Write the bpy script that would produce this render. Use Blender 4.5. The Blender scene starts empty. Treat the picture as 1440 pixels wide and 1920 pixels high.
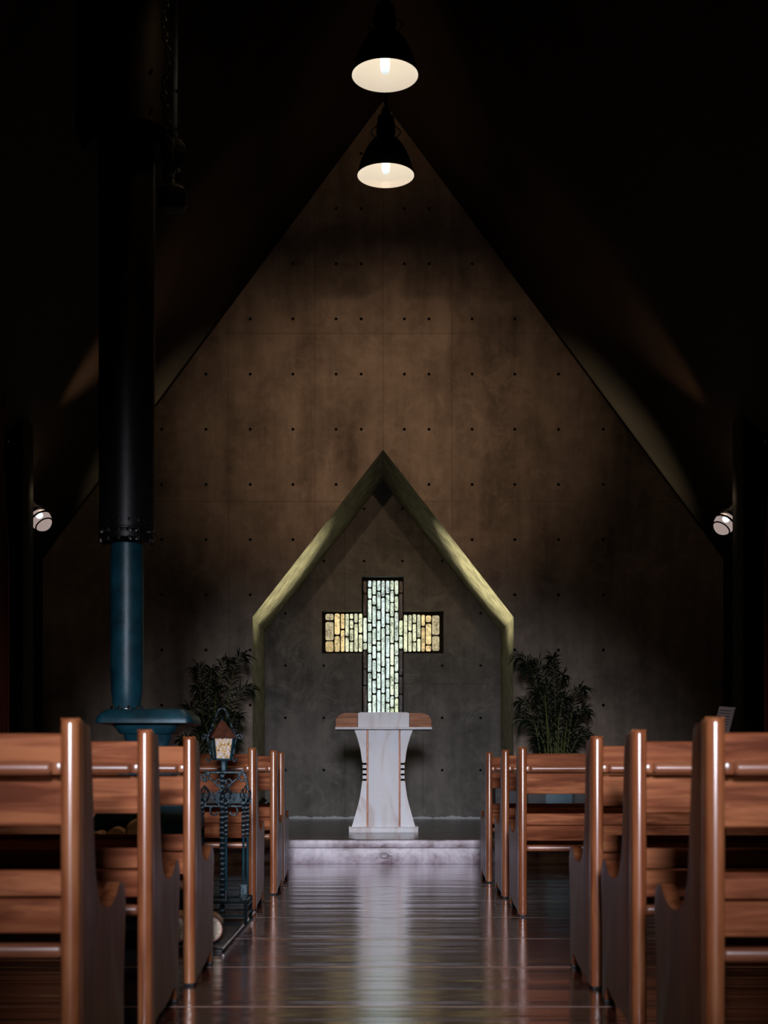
import bpy, bmesh, math, random
from mathutils import Vector, Matrix
random.seed(7)
PI = math.pi
scn = bpy.context.scene
col = scn.collection

# ------------------------------------------------------------------ camera, world, lights
F = 2500.0; VX = 712.0; VY = 1442.0; CX = -0.036; CZ = 0.80
cd = bpy.data.cameras.new('camera'); cam = bpy.data.objects.new('camera', cd); col.objects.link(cam)
cam.location = (CX, 0, CZ); cam.rotation_euler = (PI/2, 0, 0)
cd.sensor_fit = 'HORIZONTAL'; cd.sensor_width = 36.0; cd.lens = 36.0*F/1440.0
cd.shift_x = (720.0-VX)/1440.0; cd.shift_y = (VY-960.0)/1440.0
# with a horizontal sensor fit both shifts are in units of the width
cd.clip_start = 0.05; cd.clip_end = 60
cd.dof.use_dof = True; cd.dof.focus_distance = 12.3; cd.dof.aperture_fstop = 5.6
scn.camera = cam
scn.view_settings.view_transform = 'Standard'; scn.view_settings.look = 'None'
scn.view_settings.gamma = 1.0; scn.view_settings.use_curve_mapping = False
scn.view_settings.exposure = 0.0
w = bpy.data.worlds.new('world'); scn.world = w; w.use_nodes = True
w.node_tree.nodes['Background'].inputs[0].default_value = (0.35, 0.45, 0.6, 1)
w.node_tree.nodes['Background'].inputs[1].default_value = 0.002

def light(name, kind, loc, aim, energy, color, **kw):
    ld = bpy.data.lights.new(name, kind); ld.energy = energy; ld.color = color
    for k, v in kw.items(): setattr(ld, k, v)
    o = bpy.data.objects.new(name, ld); col.objects.link(o); o.location = loc
    d = Vector(aim)-Vector(loc)
    o.rotation_euler = d.to_track_quat('-Z', 'Y').to_euler()
    return o
# daylight through the glazed entrance behind the camera
light('entrance_daylight', 'AREA', (0.0, -2.9, 2.45), (0, 10, 0.0), 34, (0.86, 0.88, 1.0), shape='RECTANGLE', size=0.8, size_y=0.8, spread=math.radians(26))
# added spot lamps, out of view, that brighten the end wall
for sx_ in (-1, 1):
    light('wall_wash', 'SPOT', (sx_*0.6, 6.9, 5.08), (sx_*0.45, 14.5, 4.4), 275, (1.0, 0.67, 0.45), spot_size=math.radians(34), spot_blend=1.0, shadow_soft_size=0.06)
# uplights added at the alcove jambs to brighten the soffits
light('uplight_beam_left', 'SPOT', (-1.25, 14.62, 0.46), (1.05, 14.80, 2.80), 950, (1.0, 0.92, 0.60), spot_size=math.radians(30), spot_blend=1.0, shadow_soft_size=0.05)
light('uplight_beam_right', 'SPOT', (1.25, 14.62, 0.46), (-1.0, 14.80, 2.85), 640, (1.0, 0.92, 0.60), spot_size=math.radians(29), spot_blend=1.0, shadow_soft_size=0.05)
for sx_ in (-1, 1):   # added spots near the sconces, put in to brighten the roof slopes
    light('sconce_upward', 'SPOT', (sx_*3.0, 12.0, 3.5), (sx_*1.75, 12.5, 5.6), 90 if sx_ < 0 else 45, (1.0, 0.62, 0.36), spot_size=math.radians(48), spot_blend=1.0, shadow_soft_size=0.05)
PENDANTS_AND_ADDED = [(3.0, 5.52), (4.5, 5.52), (6.0, 5.52), (7.55, 5.52), (9.07, 5.52), (10.6, 5.52)]  # the four nearest are added lights, out of view, without lamp bodies
for y, z in PENDANTS_AND_ADDED:
    light('pendant_glow', 'SPOT', (0.0, y, z-0.005), (0.0, y, 0), 36, (1.0, 0.58, 0.26), spot_size=math.radians(88), spot_blend=0.35, shadow_soft_size=0.05)

def PX(px, D): return (px-VX)/F*D + CX
def PZ(py, D): return CZ-(py-VY)/F*D

# ------------------------------------------------------------------ node helpers
def new_mat(name):
    m = bpy.data.materials.new(name); m.use_nodes = True
    nt = m.node_tree; return m, nt, nt.nodes['Principled BSDF']
def nd(nt, t, **kw):
    n = nt.nodes.new(t)
    for k, v in kw.items(): setattr(n, k, v)
    return n
def mth(nt, op, a, b=None, c=None):
    n = nt.nodes.new('ShaderNodeMath'); n.operation = op
    for i, x in enumerate((a, b, c)):
        if x is None: continue
        if isinstance(x, (int, float)): n.inputs[i].default_value = x
        else: nt.links.new(x, n.inputs[i])
    return n.outputs[0]
def ramp(nt, fac, stops):
    r = nt.nodes.new('ShaderNodeValToRGB'); e = r.color_ramp.elements
    while len(e) > 1: e.remove(e[-1])
    e[0].position = stops[0][0]; e[0].color = (*stops[0][1], 1)
    for p, c in stops[1:]:
        k = e.new(p); k.color = (*c, 1)
    nt.links.new(fac, r.inputs[0]); return r.outputs[0]
def g3(v): return (v, v, v)
def noise(nt, vec, scale, detail=4, rough=0.55, dist=0.0):
    n = nt.nodes.new('ShaderNodeTexNoise'); n.inputs['Scale'].default_value = scale
    n.inputs['Detail'].default_value = detail; n.inputs['Roughness'].default_value = rough
    n.inputs['Distortion'].default_value = dist
    if vec is not None: nt.links.new(vec, n.inputs['Vector'])
    return n.outputs['Fac']
def coords(nt, scale=(1, 1, 1), world=False, per_object=False):
    if world:
        t = nt.nodes.new('ShaderNodeNewGeometry').outputs['Position']
    else:
        t = nt.nodes.new('ShaderNodeTexCoord').outputs['Object']
    mp = nt.nodes.new('ShaderNodeMapping'); mp.inputs['Scale'].default_value = scale
    nt.links.new(t, mp.inputs['Vector'])
    if per_object:
        oi = nt.nodes.new('ShaderNodeObjectInfo')
        cb = nt.nodes.new('ShaderNodeCombineXYZ')
        s = mth(nt, 'MULTIPLY', oi.outputs['Random'], 37.0)
        for i in range(3): nt.links.new(s, cb.inputs[i])
        nt.links.new(cb.outputs[0], mp.inputs['Location'])
    return mp.outputs[0]
def bump(nt, p, h, strength, dist=0.01):
    b = nt.nodes.new('ShaderNodeBump'); b.inputs['Strength'].default_value = strength
    b.inputs['Distance'].default_value = dist
    nt.links.new(h, b.inputs['Height']); nt.links.new(b.outputs[0], p.inputs['Normal']); return b
def mixc(nt, fac, a, b, mode='MIX'):
    m = nt.nodes.new('ShaderNodeMix'); m.data_type = 'RGBA'; m.blend_type = mode
    if isinstance(fac, (int, float)): m.inputs[0].default_value = fac
    else: nt.links.new(fac, m.inputs[0])
    for i, x in ((6, a), (7, b)):
        if isinstance(x, tuple): m.inputs[i].default_value = (*x, 1)
        else: nt.links.new(x, m.inputs[i])
    return m.outputs[2]

def plain(name, colr, rough=0.5, metal=0.0, coat=0.0, var=0.25, nscale=18, bmp=0.08, spec=0.25):
    m, nt, p = new_mat(name); p.inputs['Specular IOR Level'].default_value = spec
    v = coords(nt); n = noise(nt, v, nscale, 5)
    lo = tuple(c*(1-var) for c in colr); hi = tuple(min(1, c*(1+var)) for c in colr)
    nt.links.new(ramp(nt, n, [(0.3, lo), (0.7, hi)]), p.inputs['Base Color'])
    p.inputs['Roughness'].default_value = rough; p.inputs['Metallic'].default_value = metal
    p.inputs['Coat Weight'].default_value = coat; p.inputs['Coat Roughness'].default_value = 0.15
    bump(nt, p, n, bmp); return m

def wood(name, c0, c1, c2, axis='x', rough=0.3, coat=0.5, crough=0.2, spec=0.15):
    m, nt, p = new_mat(name)
    sc = (1.6, 26, 26) if axis == 'x' else (26, 26, 1.6)
    v = coords(nt, sc, per_object=True)
    n = noise(nt, v, 1.0, 8, 0.62, 0.7)
    v2 = coords(nt, (0.9, 5, 5) if axis == 'x' else (5, 5, 0.9), per_object=True)
    n2 = noise(nt, v2, 1.3, 3, 0.5, 2.0)
    f = mth(nt, 'ADD', mth(nt, 'MULTIPLY', n, 0.6), mth(nt, 'MULTIPLY', n2, 0.4))
    nt.links.new(ramp(nt, f, [(0.40, c0), (0.5, c1), (0.59, c2)]), p.inputs['Base Color'])
    p.inputs['Roughness'].default_value = rough; p.inputs['Specular IOR Level'].default_value = spec
    p.inputs['Coat Weight'].default_value = coat; p.inputs['Coat Roughness'].default_value = crough
    bump(nt, p, n, 0.12, 0.003); return m

def glow(name, colr, strength):
    m, nt, p = new_mat(name)
    p.inputs['Base Color'].default_value = (*colr, 1)
    p.inputs['Emission Color'].default_value = (*colr, 1); p.inputs['Emission Strength'].default_value = strength
    p.inputs['Roughness'].default_value = 0.3
    return m

WALLY = 14.5; ALC = 16.07
def concrete(name, base, holes_x, z0, dz, seams_x, seams_z, wear=0.0):
    m, nt, p = new_mat(name)
    pos = nt.nodes.new('ShaderNodeNewGeometry').outputs['Position']
    sx = nt.nodes.new('ShaderNodeSeparateXYZ'); nt.links.new(pos, sx.inputs[0])
    X, Z = sx.outputs[0], sx.outputs[2]
    n1 = noise(nt, pos, 1.3, 6, 0.6, 0.4); n2 = noise(nt, pos, 9, 8, 0.65)
    vs = coords(nt, (5, 5, 0.7), world=True); n3 = noise(nt, vs, 1.0, 5, 0.6)
    f = mth(nt, 'ADD', mth(nt, 'MULTIPLY', n1, 0.45), mth(nt, 'ADD', mth(nt, 'MULTIPLY', n2, 0.2), mth(nt, 'MULTIPLY', n3, 0.35)))
    c = ramp(nt, f, [(0.36, tuple(b*0.5 for b in base)), (0.48, base), (0.60, tuple(b*1.5 for b in base))])
    # tie holes
    dist = None
    for hx in holes_x:
        d = mth(nt, 'ABSOLUTE', mth(nt, 'SUBTRACT', X, hx))
        dist = d if dist is None else mth(nt, 'MINIMUM', dist, d)
    dzv = mth(nt, 'ABSOLUTE', mth(nt, 'SUBTRACT', mth(nt, 'MODULO', mth(nt, 'ADD', mth(nt, 'SUBTRACT', Z, z0), dz*20.5), dz), dz/2))
    r = mth(nt, 'SQRT', mth(nt, 'ADD', mth(nt, 'MULTIPLY', dist, dist), mth(nt, 'MULTIPLY', dzv, dzv)))
    hole = mth(nt, 'LESS_THAN', r, 0.0165)
    seam = None
    for s in seams_x:
        d = mth(nt, 'ABSOLUTE', mth(nt, 'SUBTRACT', X, s)); seam = d if seam is None else mth(nt, 'MINIMUM', seam, d)
    for s in seams_z:
        d = mth(nt, 'ABSOLUTE', mth(nt, 'SUBTRACT', Z, s)); seam = d if seam is None else mth(nt, 'MINIMUM', seam, d)
    sm = mth(nt, 'MULTIPLY', mth(nt, 'LESS_THAN', seam, 0.004), mth(nt, 'GREATER_THAN', n1, 0.42))
    c = mixc(nt, mth(nt, 'MULTIPLY', sm, 0.5), c, tuple(b*0.35 for b in base))
    # worn pale scrapes
    n4 = noise(nt, pos, 3.0, 10, 0.75, 0.9)
    c = mixc(nt, mth(nt, 'MULTIPLY', ramp(nt, n4, [(0.52, g3(0)), (0.64, g3(1))]), 0.32+wear), c, tuple(min(1, b*1.9) for b in base))
    if wear > 0:   # ragged pale strip where the wall meets the platform
        edge = mth(nt, 'LESS_THAN', Z, mth(nt, 'ADD', 0.155, mth(nt, 'ADD', mth(nt, 'MULTIPLY', n2, 0.08), mth(nt, 'MULTIPLY', n1, 0.06))))
        c = mixc(nt, mth(nt, 'MULTIPLY', edge, 0.8), c, (0.5, 0.52, 0.52))
    c = mixc(nt, hole, c, (0.004, 0.004, 0.004))
    nt.links.new(c, p.inputs['Base Color'])
    nt.links.new(ramp(nt, n1, [(0.3, g3(0.7)), (0.7, g3(0.9))]), p.inputs['Roughness']); p.inputs['Specular IOR Level'].default_value = 0.2
    h = mth(nt, 'SUBTRACT', mth(nt, 'MULTIPLY', f, 0.4), mth(nt, 'ADD', hole, mth(nt, 'MULTIPLY', sm, 0.6)))
    bump(nt, p, h, 0.5, 0.008)
    return m

M = {}
SC = 14.5/F
hx = [(x-718)*SC for x in (303, 386, 469, 549, 630, 677, 758, 804, 885, 965, 1047, 1131)]
M['concrete'] = concrete('board_marked_concrete', (0.30, 0.235, 0.18), hx, PZ(598, 14.5), 0.6,
                         [(x-718)*SC for x in (428, 590, 718, 847)], [PZ(940, 14.5), PZ(625, 14.5)])
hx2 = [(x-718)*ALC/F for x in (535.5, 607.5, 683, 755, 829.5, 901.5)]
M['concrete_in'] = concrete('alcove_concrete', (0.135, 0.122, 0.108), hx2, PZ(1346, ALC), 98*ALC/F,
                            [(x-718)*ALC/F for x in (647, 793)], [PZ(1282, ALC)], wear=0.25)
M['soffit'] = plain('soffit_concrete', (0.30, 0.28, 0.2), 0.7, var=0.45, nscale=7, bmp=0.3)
M['ceiling'] = plain('dark_ceiling_boards', (0.024, 0.015, 0.010), 0.8, var=0.4, nscale=1.5)
M['dark_wall'] = plain('dark_side_wall', (0.012, 0.010, 0.009), 0.85)
M['beam'] = plain('black_stained_timber', (0.006, 0.005, 0.005), 0.8)
M['wood_x'] = wood('varnished_slat_wood', (0.085, 0.022, 0.009), (0.165, 0.050, 0.021), (0.27, 0.095, 0.040), 'x', 0.6, 0.0, 0.35, spec=0.04)
M['wood_z'] = wood('varnished_post_wood', (0.1240, 0.0341, 0.0124), (0.1922, 0.0608, 0.0223), (0.2480, 0.0930, 0.0372), 'z', 0.4, 1.0, 0.22)
M['wood_rail'] = wood('varnished_rail_wood', (0.1116, 0.0341, 0.0149), (0.1736, 0.0589, 0.0279), (0.2232, 0.0868, 0.0434), 'x', 0.4, 0.6, 0.28)
M['wood_panel'] = wood('varnished_panel_wood', (0.0640, 0.0180, 0.0072), (0.1000, 0.0320, 0.0128), (0.1320, 0.0480, 0.0200), 'z', 0.35, 0.03, 0.15, spec=0.1)
M['rubber'] = plain('black_rubber', (0.008, 0.008, 0.008), 0.6)
M['teal_iron'] = plain('teal_enamelled_iron', (0.003, 0.024, 0.035), 0.42, 0.1, var=0.6, nscale=7, bmp=0.3)
M['black_iron'] = plain('black_wrought_iron', (0.012, 0.02, 0.024), 0.3, 0.6, var=0.5, nscale=60, bmp=0.5)
M['pipe'] = plain('sooty_flue_steel', (0.003, 0.003, 0.0035), 0.4, 0.0, var=0.3, spec=0.15)
M['chrome'] = plain('worn_chrome', (0.35, 0.33, 0.32), 0.18, 1.0, var=0.1)
M['copper'] = plain('copper_rod', (0.45, 0.2, 0.12), 0.3, 0.6, var=0.2)
M['dark_copper'] = plain('dark_copper_sheet', (0.05, 0.018, 0.013), 0.4, 0.5, var=0.5, nscale=30)
M['enamel'] = plain('dark_lamp_enamel', (0.008, 0.006, 0.005), 0.3, coat=0.5)
M['slate'] = plain('grey_hearth_slate', (0.03, 0.034, 0.036), 0.4, var=0.4, nscale=12)
M['cabinet'] = plain('grey_cabinet', (0.05, 0.05, 0.05), 0.5)
M['cabinet_blue'] = plain('pale_blue_cabinet_door', (0.10, 0.17, 0.21), 0.5, var=0.1)
M['leaf'] = plain('dark_palm_leaf', (0.006, 0.011, 0.005), 0.6, var=0.5, nscale=4, spec=0.08)
M['stalk'] = plain('pale_palm_stalk', (0.10, 0.12, 0.03), 0.45, var=0.4, nscale=20)
M['pot'] = plain('dark_glazed_pot', (0.02, 0.016, 0.014), 0.35)
M['curtain'] = plain('maroon_curtain', (0.14, 0.045, 0.035), 0.8, var=0.3, nscale=40)
M['bark'] = plain('flaking_bark', (0.30, 0.22, 0.18), 0.9, var=0.8, nscale=45, bmp=0.9)
M['paper'] = plain('off_white_paper', (0.15, 0.125, 0.13), 0.7, var=0.05)
M['paper_dark'] = plain('print_lines', (0.03, 0.028, 0.03), 0.7, var=0.05)
M['lec_wood'] = wood('lectern_wing_wood', (0.24, 0.10, 0.05), (0.35, 0.155, 0.08), (0.42, 0.2, 0.11), 'x', 0.5, 0.0, 0.3, spec=0.1)

# pale lectern paint with soft grey and pink mottling
m, nt, p = new_mat('pale_lectern_veneer')
v = coords(nt, (3.2, 3, 1.0)); n = noise(nt, v, 1.5, 4, 0.5, 1.6)
c = ramp(nt, n, [(0.3, (0.72, 0.75, 0.80)), (0.5, (0.72, 0.70, 0.71)), (0.62, (0.60, 0.54, 0.53)), (0.75, (0.7, 0.69, 0.7))])
nt.links.new(c, p.inputs['Base Color']); p.inputs['Roughness'].default_value = 0.5; p.inputs['Specular IOR Level'].default_value = 0.25
M['pale'] = m
# floor boards laid across the aisle
def board_floor(name, base, joint, rough, ior=1.9, coat=1.0):
    m, nt, p = new_mat(name)
    pos = nt.nodes.new('ShaderNodeNewGeometry').outputs['Position']
    sx = nt.nodes.new('ShaderNodeSeparateXYZ'); nt.links.new(pos, sx.inputs[0])
    v = coords(nt, (0.9, 14, 1), world=True); n = noise(nt, v, 1.0, 8, 0.65, 0.5)
    vb = coords(nt, (0.35, 5.5, 1), world=True); nb = noise(nt, vb, 1.0, 3, 0.5, 0.2)
    nspot = noise(nt, pos, 6, 6, 0.7)
    nsm = noise(nt, pos, 1.1, 3, 0.6)
    mod = mth(nt, 'MODULO', mth(nt, 'ADD', sx.outputs[1], 0.02+0.9*10), joint)
    jn = mth(nt, 'LESS_THAN', mod, 0.014)
    mod2 = mth(nt, 'MODULO', mth(nt, 'ADD', sx.outputs[1], 0.07+0.9*10), joint/5)
    j2 = mth(nt, 'LESS_THAN', mod2, 0.006)
    c = ramp(nt, mth(nt, 'ADD', mth(nt, 'MULTIPLY', n, 0.7), mth(nt, 'MULTIPLY', nb, 0.3)),
             [(0.35, tuple(b*0.55 for b in base)), (0.5, base), (0.66, tuple(b*1.6 for b in base))])
    c = mixc(nt, mth(nt, 'MULTIPLY', jn, 0.8), c, (0.5, 0.36, 0.34))  # light caught on the joint bevels, painted in as pale lines
    nt.links.new(c, p.inputs['Base Color'])
    rr = mth(nt, 'ADD', mth(nt, 'MULTIPLY', nsm, 0.16), rough-0.05)
    rr = mth(nt, 'ADD', rr, mth(nt, 'MULTIPLY', ramp(nt, nspot, [(0.55, g3(0)), (0.75, g3(1))]), 0.12))
    nt.links.new(mth(nt, 'MAXIMUM', rr, mth(nt, 'MULTIPLY', jn, 0.6)), p.inputs['Roughness'])
    p.inputs['IOR'].default_value = ior; p.inputs['Coat IOR'].default_value = 1.8; p.inputs['Coat Roughness'].default_value = 0.1
    nt.links.new(mth(nt, 'MULTIPLY', mth(nt, 'SUBTRACT', 1.0, jn), coat), p.inputs['Coat Weight'])
    h = mth(nt, 'ADD', mth(nt, 'MULTIPLY', n, 0.12), mth(nt, 'MULTIPLY', nb, 1.0))
    h = mth(nt, 'ADD', h, mth(nt, 'MULTIPLY', j2, -0.12))
    bb = bump(nt, p, h, 0.52, 0.02); nt.links.new(bb.outputs[0], p.inputs['Coat Normal'])
    return m
M['floor'] = board_floor('dark_varnished_floor', (0.055, 0.019, 0.015), 0.9, 0.13)
M['platform'] = board_floor('altar_floor', (0.020, 0.012, 0.010), 0.9, 0.16, 1.55, 0.3)
# worn painted riser
m, nt, p = new_mat('worn_step_paint')
pos = nt.nodes.new('ShaderNodeNewGeometry').outputs['Position']
n = noise(nt, pos, 3.5, 9, 0.7, 0.3); n2 = noise(nt, pos, 30, 5, 0.7)
c = ramp(nt, n, [(0.38, (0.10, 0.06, 0.07)), (0.47, (0.29, 0.235, 0.27)), (0.60, (0.46, 0.41, 0.46))])
c = mixc(nt, ramp(nt, n2, [(0.66, g3(0)), (0.74, g3(0.8))]), c, (0.12, 0.07, 0.07))
nt.links.new(c, p.inputs['Base Color']); p.inputs['Roughness'].default_value = 0.4
bump(nt, p, n2, 0.2, 0.004); M['riser'] = m
# end grain of the firewood
m, nt, p = new_mat('pale_end_grain')
tc = nt.nodes.new('ShaderNodeTexCoord'); sx = nt.nodes.new('ShaderNodeSeparateXYZ'); nt.links.new(tc.outputs['Object'], sx.inputs[0])
r = mth(nt, 'SQRT', mth(nt, 'ADD', mth(nt, 'MULTIPLY', sx.outputs[0], sx.outputs[0]), mth(nt, 'MULTIPLY', sx.outputs[2], sx.outputs[2])))
ang = mth(nt, 'ARCTAN2', sx.outputs[2], sx.outputs[0])
cb = nt.nodes.new('ShaderNodeCombineXYZ'); nt.links.new(mth(nt, 'MULTIPLY', ang, 3.0), cb.inputs[0]); nt.links.new(mth(nt, 'MULTIPLY', r, 12), cb.inputs[1])
n = noise(nt, cb.outputs[0], 3, 4)
c = ramp(nt, n, [(0.35, (0.22, 0.15, 0.1)), (0.5, (0.52, 0.44, 0.34)), (0.7, (0.6, 0.52, 0.42))])
c = mixc(nt, mth(nt, 'GREATER_THAN', r, 0.054), c, (0.3, 0.16, 0.13))
nt.links.new(c, p.inputs['Base Color']); p.inputs['Roughness'].default_value = 0.8; M['endgrain'] = m
# mottled amber lantern glass
m, nt, p = new_mat('mottled_amber_glass')
v = coords(nt, (1, 1, 1)); vo = nt.nodes.new('ShaderNodeTexVoronoi'); vo.inputs['Scale'].default_value = 75; nt.links.new(v, vo.inputs['Vector'])
nn = noise(nt, v, 55, 4)
c = ramp(nt, mth(nt, 'ADD', mth(nt, 'MULTIPLY', nn, 0.75), mth(nt, 'MULTIPLY', vo.outputs['Distance'], 0.5)), [(0.42, (0.01, 0.008, 0.01)), (0.52, (0.26, 0.13, 0.02)), (0.62, (0.42, 0.27, 0.09)), (0.78, (0.36, 0.34, 0.4))])
nt.links.new(c, p.inputs['Base Color']); p.inputs['Roughness'].default_value = 0.18; bump(nt, p, nn, 0.9, 0.01); M['amber'] = m
# cross glass: coloured by pane, rippled, lit by the day behind it
m, nt, p = new_mat('rippled_cast_glass')
at = nt.nodes.new('ShaderNodeAttribute'); at.attribute_name = 'pane'
v = coords(nt, (1, 1, 0.8)); n = noise(nt, v, 42, 6, 0.7, 0.8); n2 = noise(nt, v, 14, 3, 0.5, 0.3)
f = ramp(nt, mth(nt, 'ADD', mth(nt, 'MULTIPLY', n, 0.7), mth(nt, 'MULTIPLY', n2, 0.3)), [(0.38, g3(0.2)), (0.47, g3(0.8)), (0.58, g3(1.35))])
c = mixc(nt, 1.0, at.outputs['Color'], f, 'MULTIPLY')
nt.links.new(c, p.inputs['Emission Color']); p.inputs['Emission Strength'].default_value = 1.55
p.inputs['Base Color'].default_value = (0.015, 0.013, 0.01, 1); p.inputs['Roughness'].default_value = 0.15
bump(nt, p, n, 0.5, 0.01); M['cross_glass'] = m
M['lead'] = plain('dark_mortar', (0.010, 0.007, 0.004), 0.7, spec=0.1)
M['bulb'] = glow('glowing_bulb', (0.80, 0.97, 1.0), 0.9)
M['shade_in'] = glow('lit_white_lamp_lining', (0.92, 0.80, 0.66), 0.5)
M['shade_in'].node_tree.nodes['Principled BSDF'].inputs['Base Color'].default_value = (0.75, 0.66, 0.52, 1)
M['globe'] = glow('frosted_lit_globe', (0.62, 0.48, 0.44), 0.55)
M['globe_hot'] = glow('sconce_bulb', (0.85, 0.93, 1.0), 1.5)

# ------------------------------------------------------------------ mesh helpers
def link(name, bm, mats, parent=None, smooth=True, loc=None, attr=None):
    me = bpy.data.meshes.new(name)
    bmesh.ops.recalc_face_normals(bm, faces=bm.faces[:])
    bm.to_mesh(me); bm.free()
    for mm in (mats if isinstance(mats, (list, tuple)) else [mats]): me.materials.append(mm)
    o = bpy.data.objects.new(name, me); col.objects.link(o)
    if smooth:
        for q in me.polygons: q.use_smooth = True
        me.set_sharp_from_angle(angle=math.radians(38))
    if loc: o.location = loc
    if parent: o.parent = parent
    return o
def tag(o, label, cat, group=None):
    o['label'] = label; o['category'] = cat
    if group: o['group'] = group
    return o
def thing(name, label, cat, loc=(0, 0, 0), rot=(0, 0, 0), group=None):
    o = bpy.data.objects.new(name, None); col.objects.link(o); o.location = loc; o.rotation_euler = rot
    o.empty_display_size = 0.1
    return tag(o, label, cat, group)
def struct(name, bm, mats, smooth=False):
    o = link(name, bm, mats, smooth=smooth); o['kind'] = 'structure'; return o
def box(bm, x0, x1, y0, y1, z0, z1, bev=0.0, seg=2, mi=0):
    vs = [bm.verts.new((x, y, z)) for x in (x0, x1) for y in (y0, y1) for z in (z0, z1)]
    fs = [bm.faces.new([vs[i] for i in q]) for q in ((0, 1, 3, 2), (4, 6, 7, 5), (0, 4, 5, 1), (2, 3, 7, 6), (0, 2, 6, 4), (1, 5, 7, 3))]
    for f_ in fs: f_.material_index = mi
    if bev > 0:
        es = list({e for f_ in fs for e in f_.edges})
        r = bmesh.ops.bevel(bm, geom=es, offset=bev, segments=seg, profile=0.5, affect='EDGES', clamp_overlap=True)
        for f_ in r['faces']: f_.material_index = mi
    return bm
def prism(bm, pts, a0, a1, axis='x', bev=0.0, seg=3):
    """extrude a polygon; axis x: pts are (y,z); axis y: pts are (x,z); axis z: pts are (x,y)"""
    def P(p_, a):
        return {'x': (a, p_[0], p_[1]), 'y': (p_[0], a, p_[1]), 'z': (p_[0], p_[1], a)}[axis]
    A = [bm.verts.new(P(q, a0)) for q in pts]; B = [bm.verts.new(P(q, a1)) for q in pts]
    fa = bm.faces.new(A); fb = bm.faces.new(B[::-1]); n = len(pts)
    for i in range(n): bm.faces.new((A[i], A[(i+1) % n], B[(i+1) % n], B[i]))
    if bev > 0:
        bmesh.ops.bevel(bm, geom=list(fa.edges)+list(fb.edges), offset=bev, segments=seg, profile=0.5, affect='EDGES', clamp_overlap=True)
    return bm
def lathe(bm, prof, segs=32, c=(0, 0, 0), mat=None, sx=1.0, sy=1.0, mi=0):
    rings = []
    for r_, z in prof:
        if r_ < 1e-5: rings.append([bm.verts.new(((0, 0, z)))])
        else: rings.append([bm.verts.new((r_*sx*math.cos(2*PI*i/segs), r_*sy*math.sin(2*PI*i/segs), z)) for i in range(segs)])
    for a, b in zip(rings, rings[1:]):
        for i in range(segs):
            j = (i+1) % segs
            if len(a) == 1 and len(b) == 1: continue
            if len(a) == 1: f_ = bm.faces.new((a[0], b[i], b[j]))
            elif len(b) == 1: f_ = bm.faces.new((a[i], a[j], b[0]))
            else: f_ = bm.faces.new((a[i], a[j], b[j], b[i]))
            f_.material_index = mi
    T = Matrix.Translation(c) @ (mat if mat is not None else Matrix.Identity(4))
    for ring in rings:
        for v_ in ring: v_.co = T @ v_.co
    return bm
def tube(bm, pts, r_, segs=8, twist=0.0, closed=False, square=False):
    pts = [Vector(q) for q in pts]; n = len(pts); rings = []
    up = None; tw = 0.0
    for i, q in enumerate(pts):
        if closed: t = (pts[(i+1) % n]-pts[i-1])
        else: t = pts[min(i+1, n-1)]-pts[max(i-1, 0)]
        t.normalize()
        if up is None:
            up = Vector((0, 0, 1)) if abs(t.z) < 0.9 else Vector((1, 0, 0))
        up = (up-t*up.dot(t)).normalized(); sd = t.cross(up)
        rr = r_[i] if isinstance(r_, (list, tuple)) else r_
        if i: tw += twist*(pts[i]-pts[i-1]).length
        k = 4 if square else segs
        rings.append([bm.verts.new(q+rr*(math.cos(2*PI*j/k+tw)*up+math.sin(2*PI*j/k+tw)*sd)) for j in range(k)])
    k = len(rings[0])
    for i in range(n if closed else n-1):
        a, b = rings[i], rings[(i+1) % n]
        for j in range(k): bm.faces.new((a[j], a[(j+1) % k], b[(j+1) % k], b[j]))
    if not closed:
        bm.faces.new(rings[0]); bm.faces.new(rings[-1][::-1])
    return bm
def B(): return bmesh.new()
def arc(cx, cz, r_, a0, a1, n, y=0.0):
    return [(cx+r_*math.cos(a0+(a1-a0)*i/n), y, cz+r_*math.sin(a0+(a1-a0)*i/n)) for i in range(n+1)]
def copy_tree(o, parent=None):
    c_ = o.copy(); col.objects.link(c_)
    if parent: c_.parent = parent
    for ch in list(o.children): copy_tree(ch, c_)
    return c_

# ------------------------------------------------------------------ the building
HW = 3.7; PEAK = PZ(190, WALLY); SL = 1.345; EAVE = PEAK-HW*SL; Y0 = -3.0
NH = 1.42; NZ = 2.453; NA = 4.274; PL = 0.202; STEPY = 11.24
bm = B(); box(bm, -HW, HW, Y0, STEPY, -0.1, 0.0); struct('floor', bm, M['floor'])
bm = B(); box(bm, -HW, HW, STEPY+0.03, ALC+0.1, PL-0.03, PL); struct('platform_floor', bm, M['platform'])
bm = B()
box(bm, -HW, HW, STEPY, STEPY+0.06, 0.0, 0.135, 0.003)
box(bm, -HW, HW, STEPY-0.035, STEPY+0.10, 0.138, PL+0.002, 0.006)
ob = struct('altar_step', bm, M['riser'], True)
# knot ring on the riser
bm = B(); k = STEPY-0.0015
tube(bm, [(0.0+0.034*math.cos(a*PI/12), k, 0.07+0.024*math.sin(a*PI/12)) for a in range(24)], 0.0022, 6, closed=True)
tube(bm, [(0.002+0.024*math.cos(a*PI/12), k, 0.068+0.018*math.sin(a*PI/12)) for a in range(24)], 0.0012, 6, closed=True)
tube(bm, [(0.03, k, 0.066), (0.05, k, 0.069), (0.072, k, 0.067)], 0.0024, 6)
ob = link('knot_mark', bm, M['rubber']); ob.parent = bpy.data.objects['altar_step']; ob['label'] = 'dark knot ring'

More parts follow.
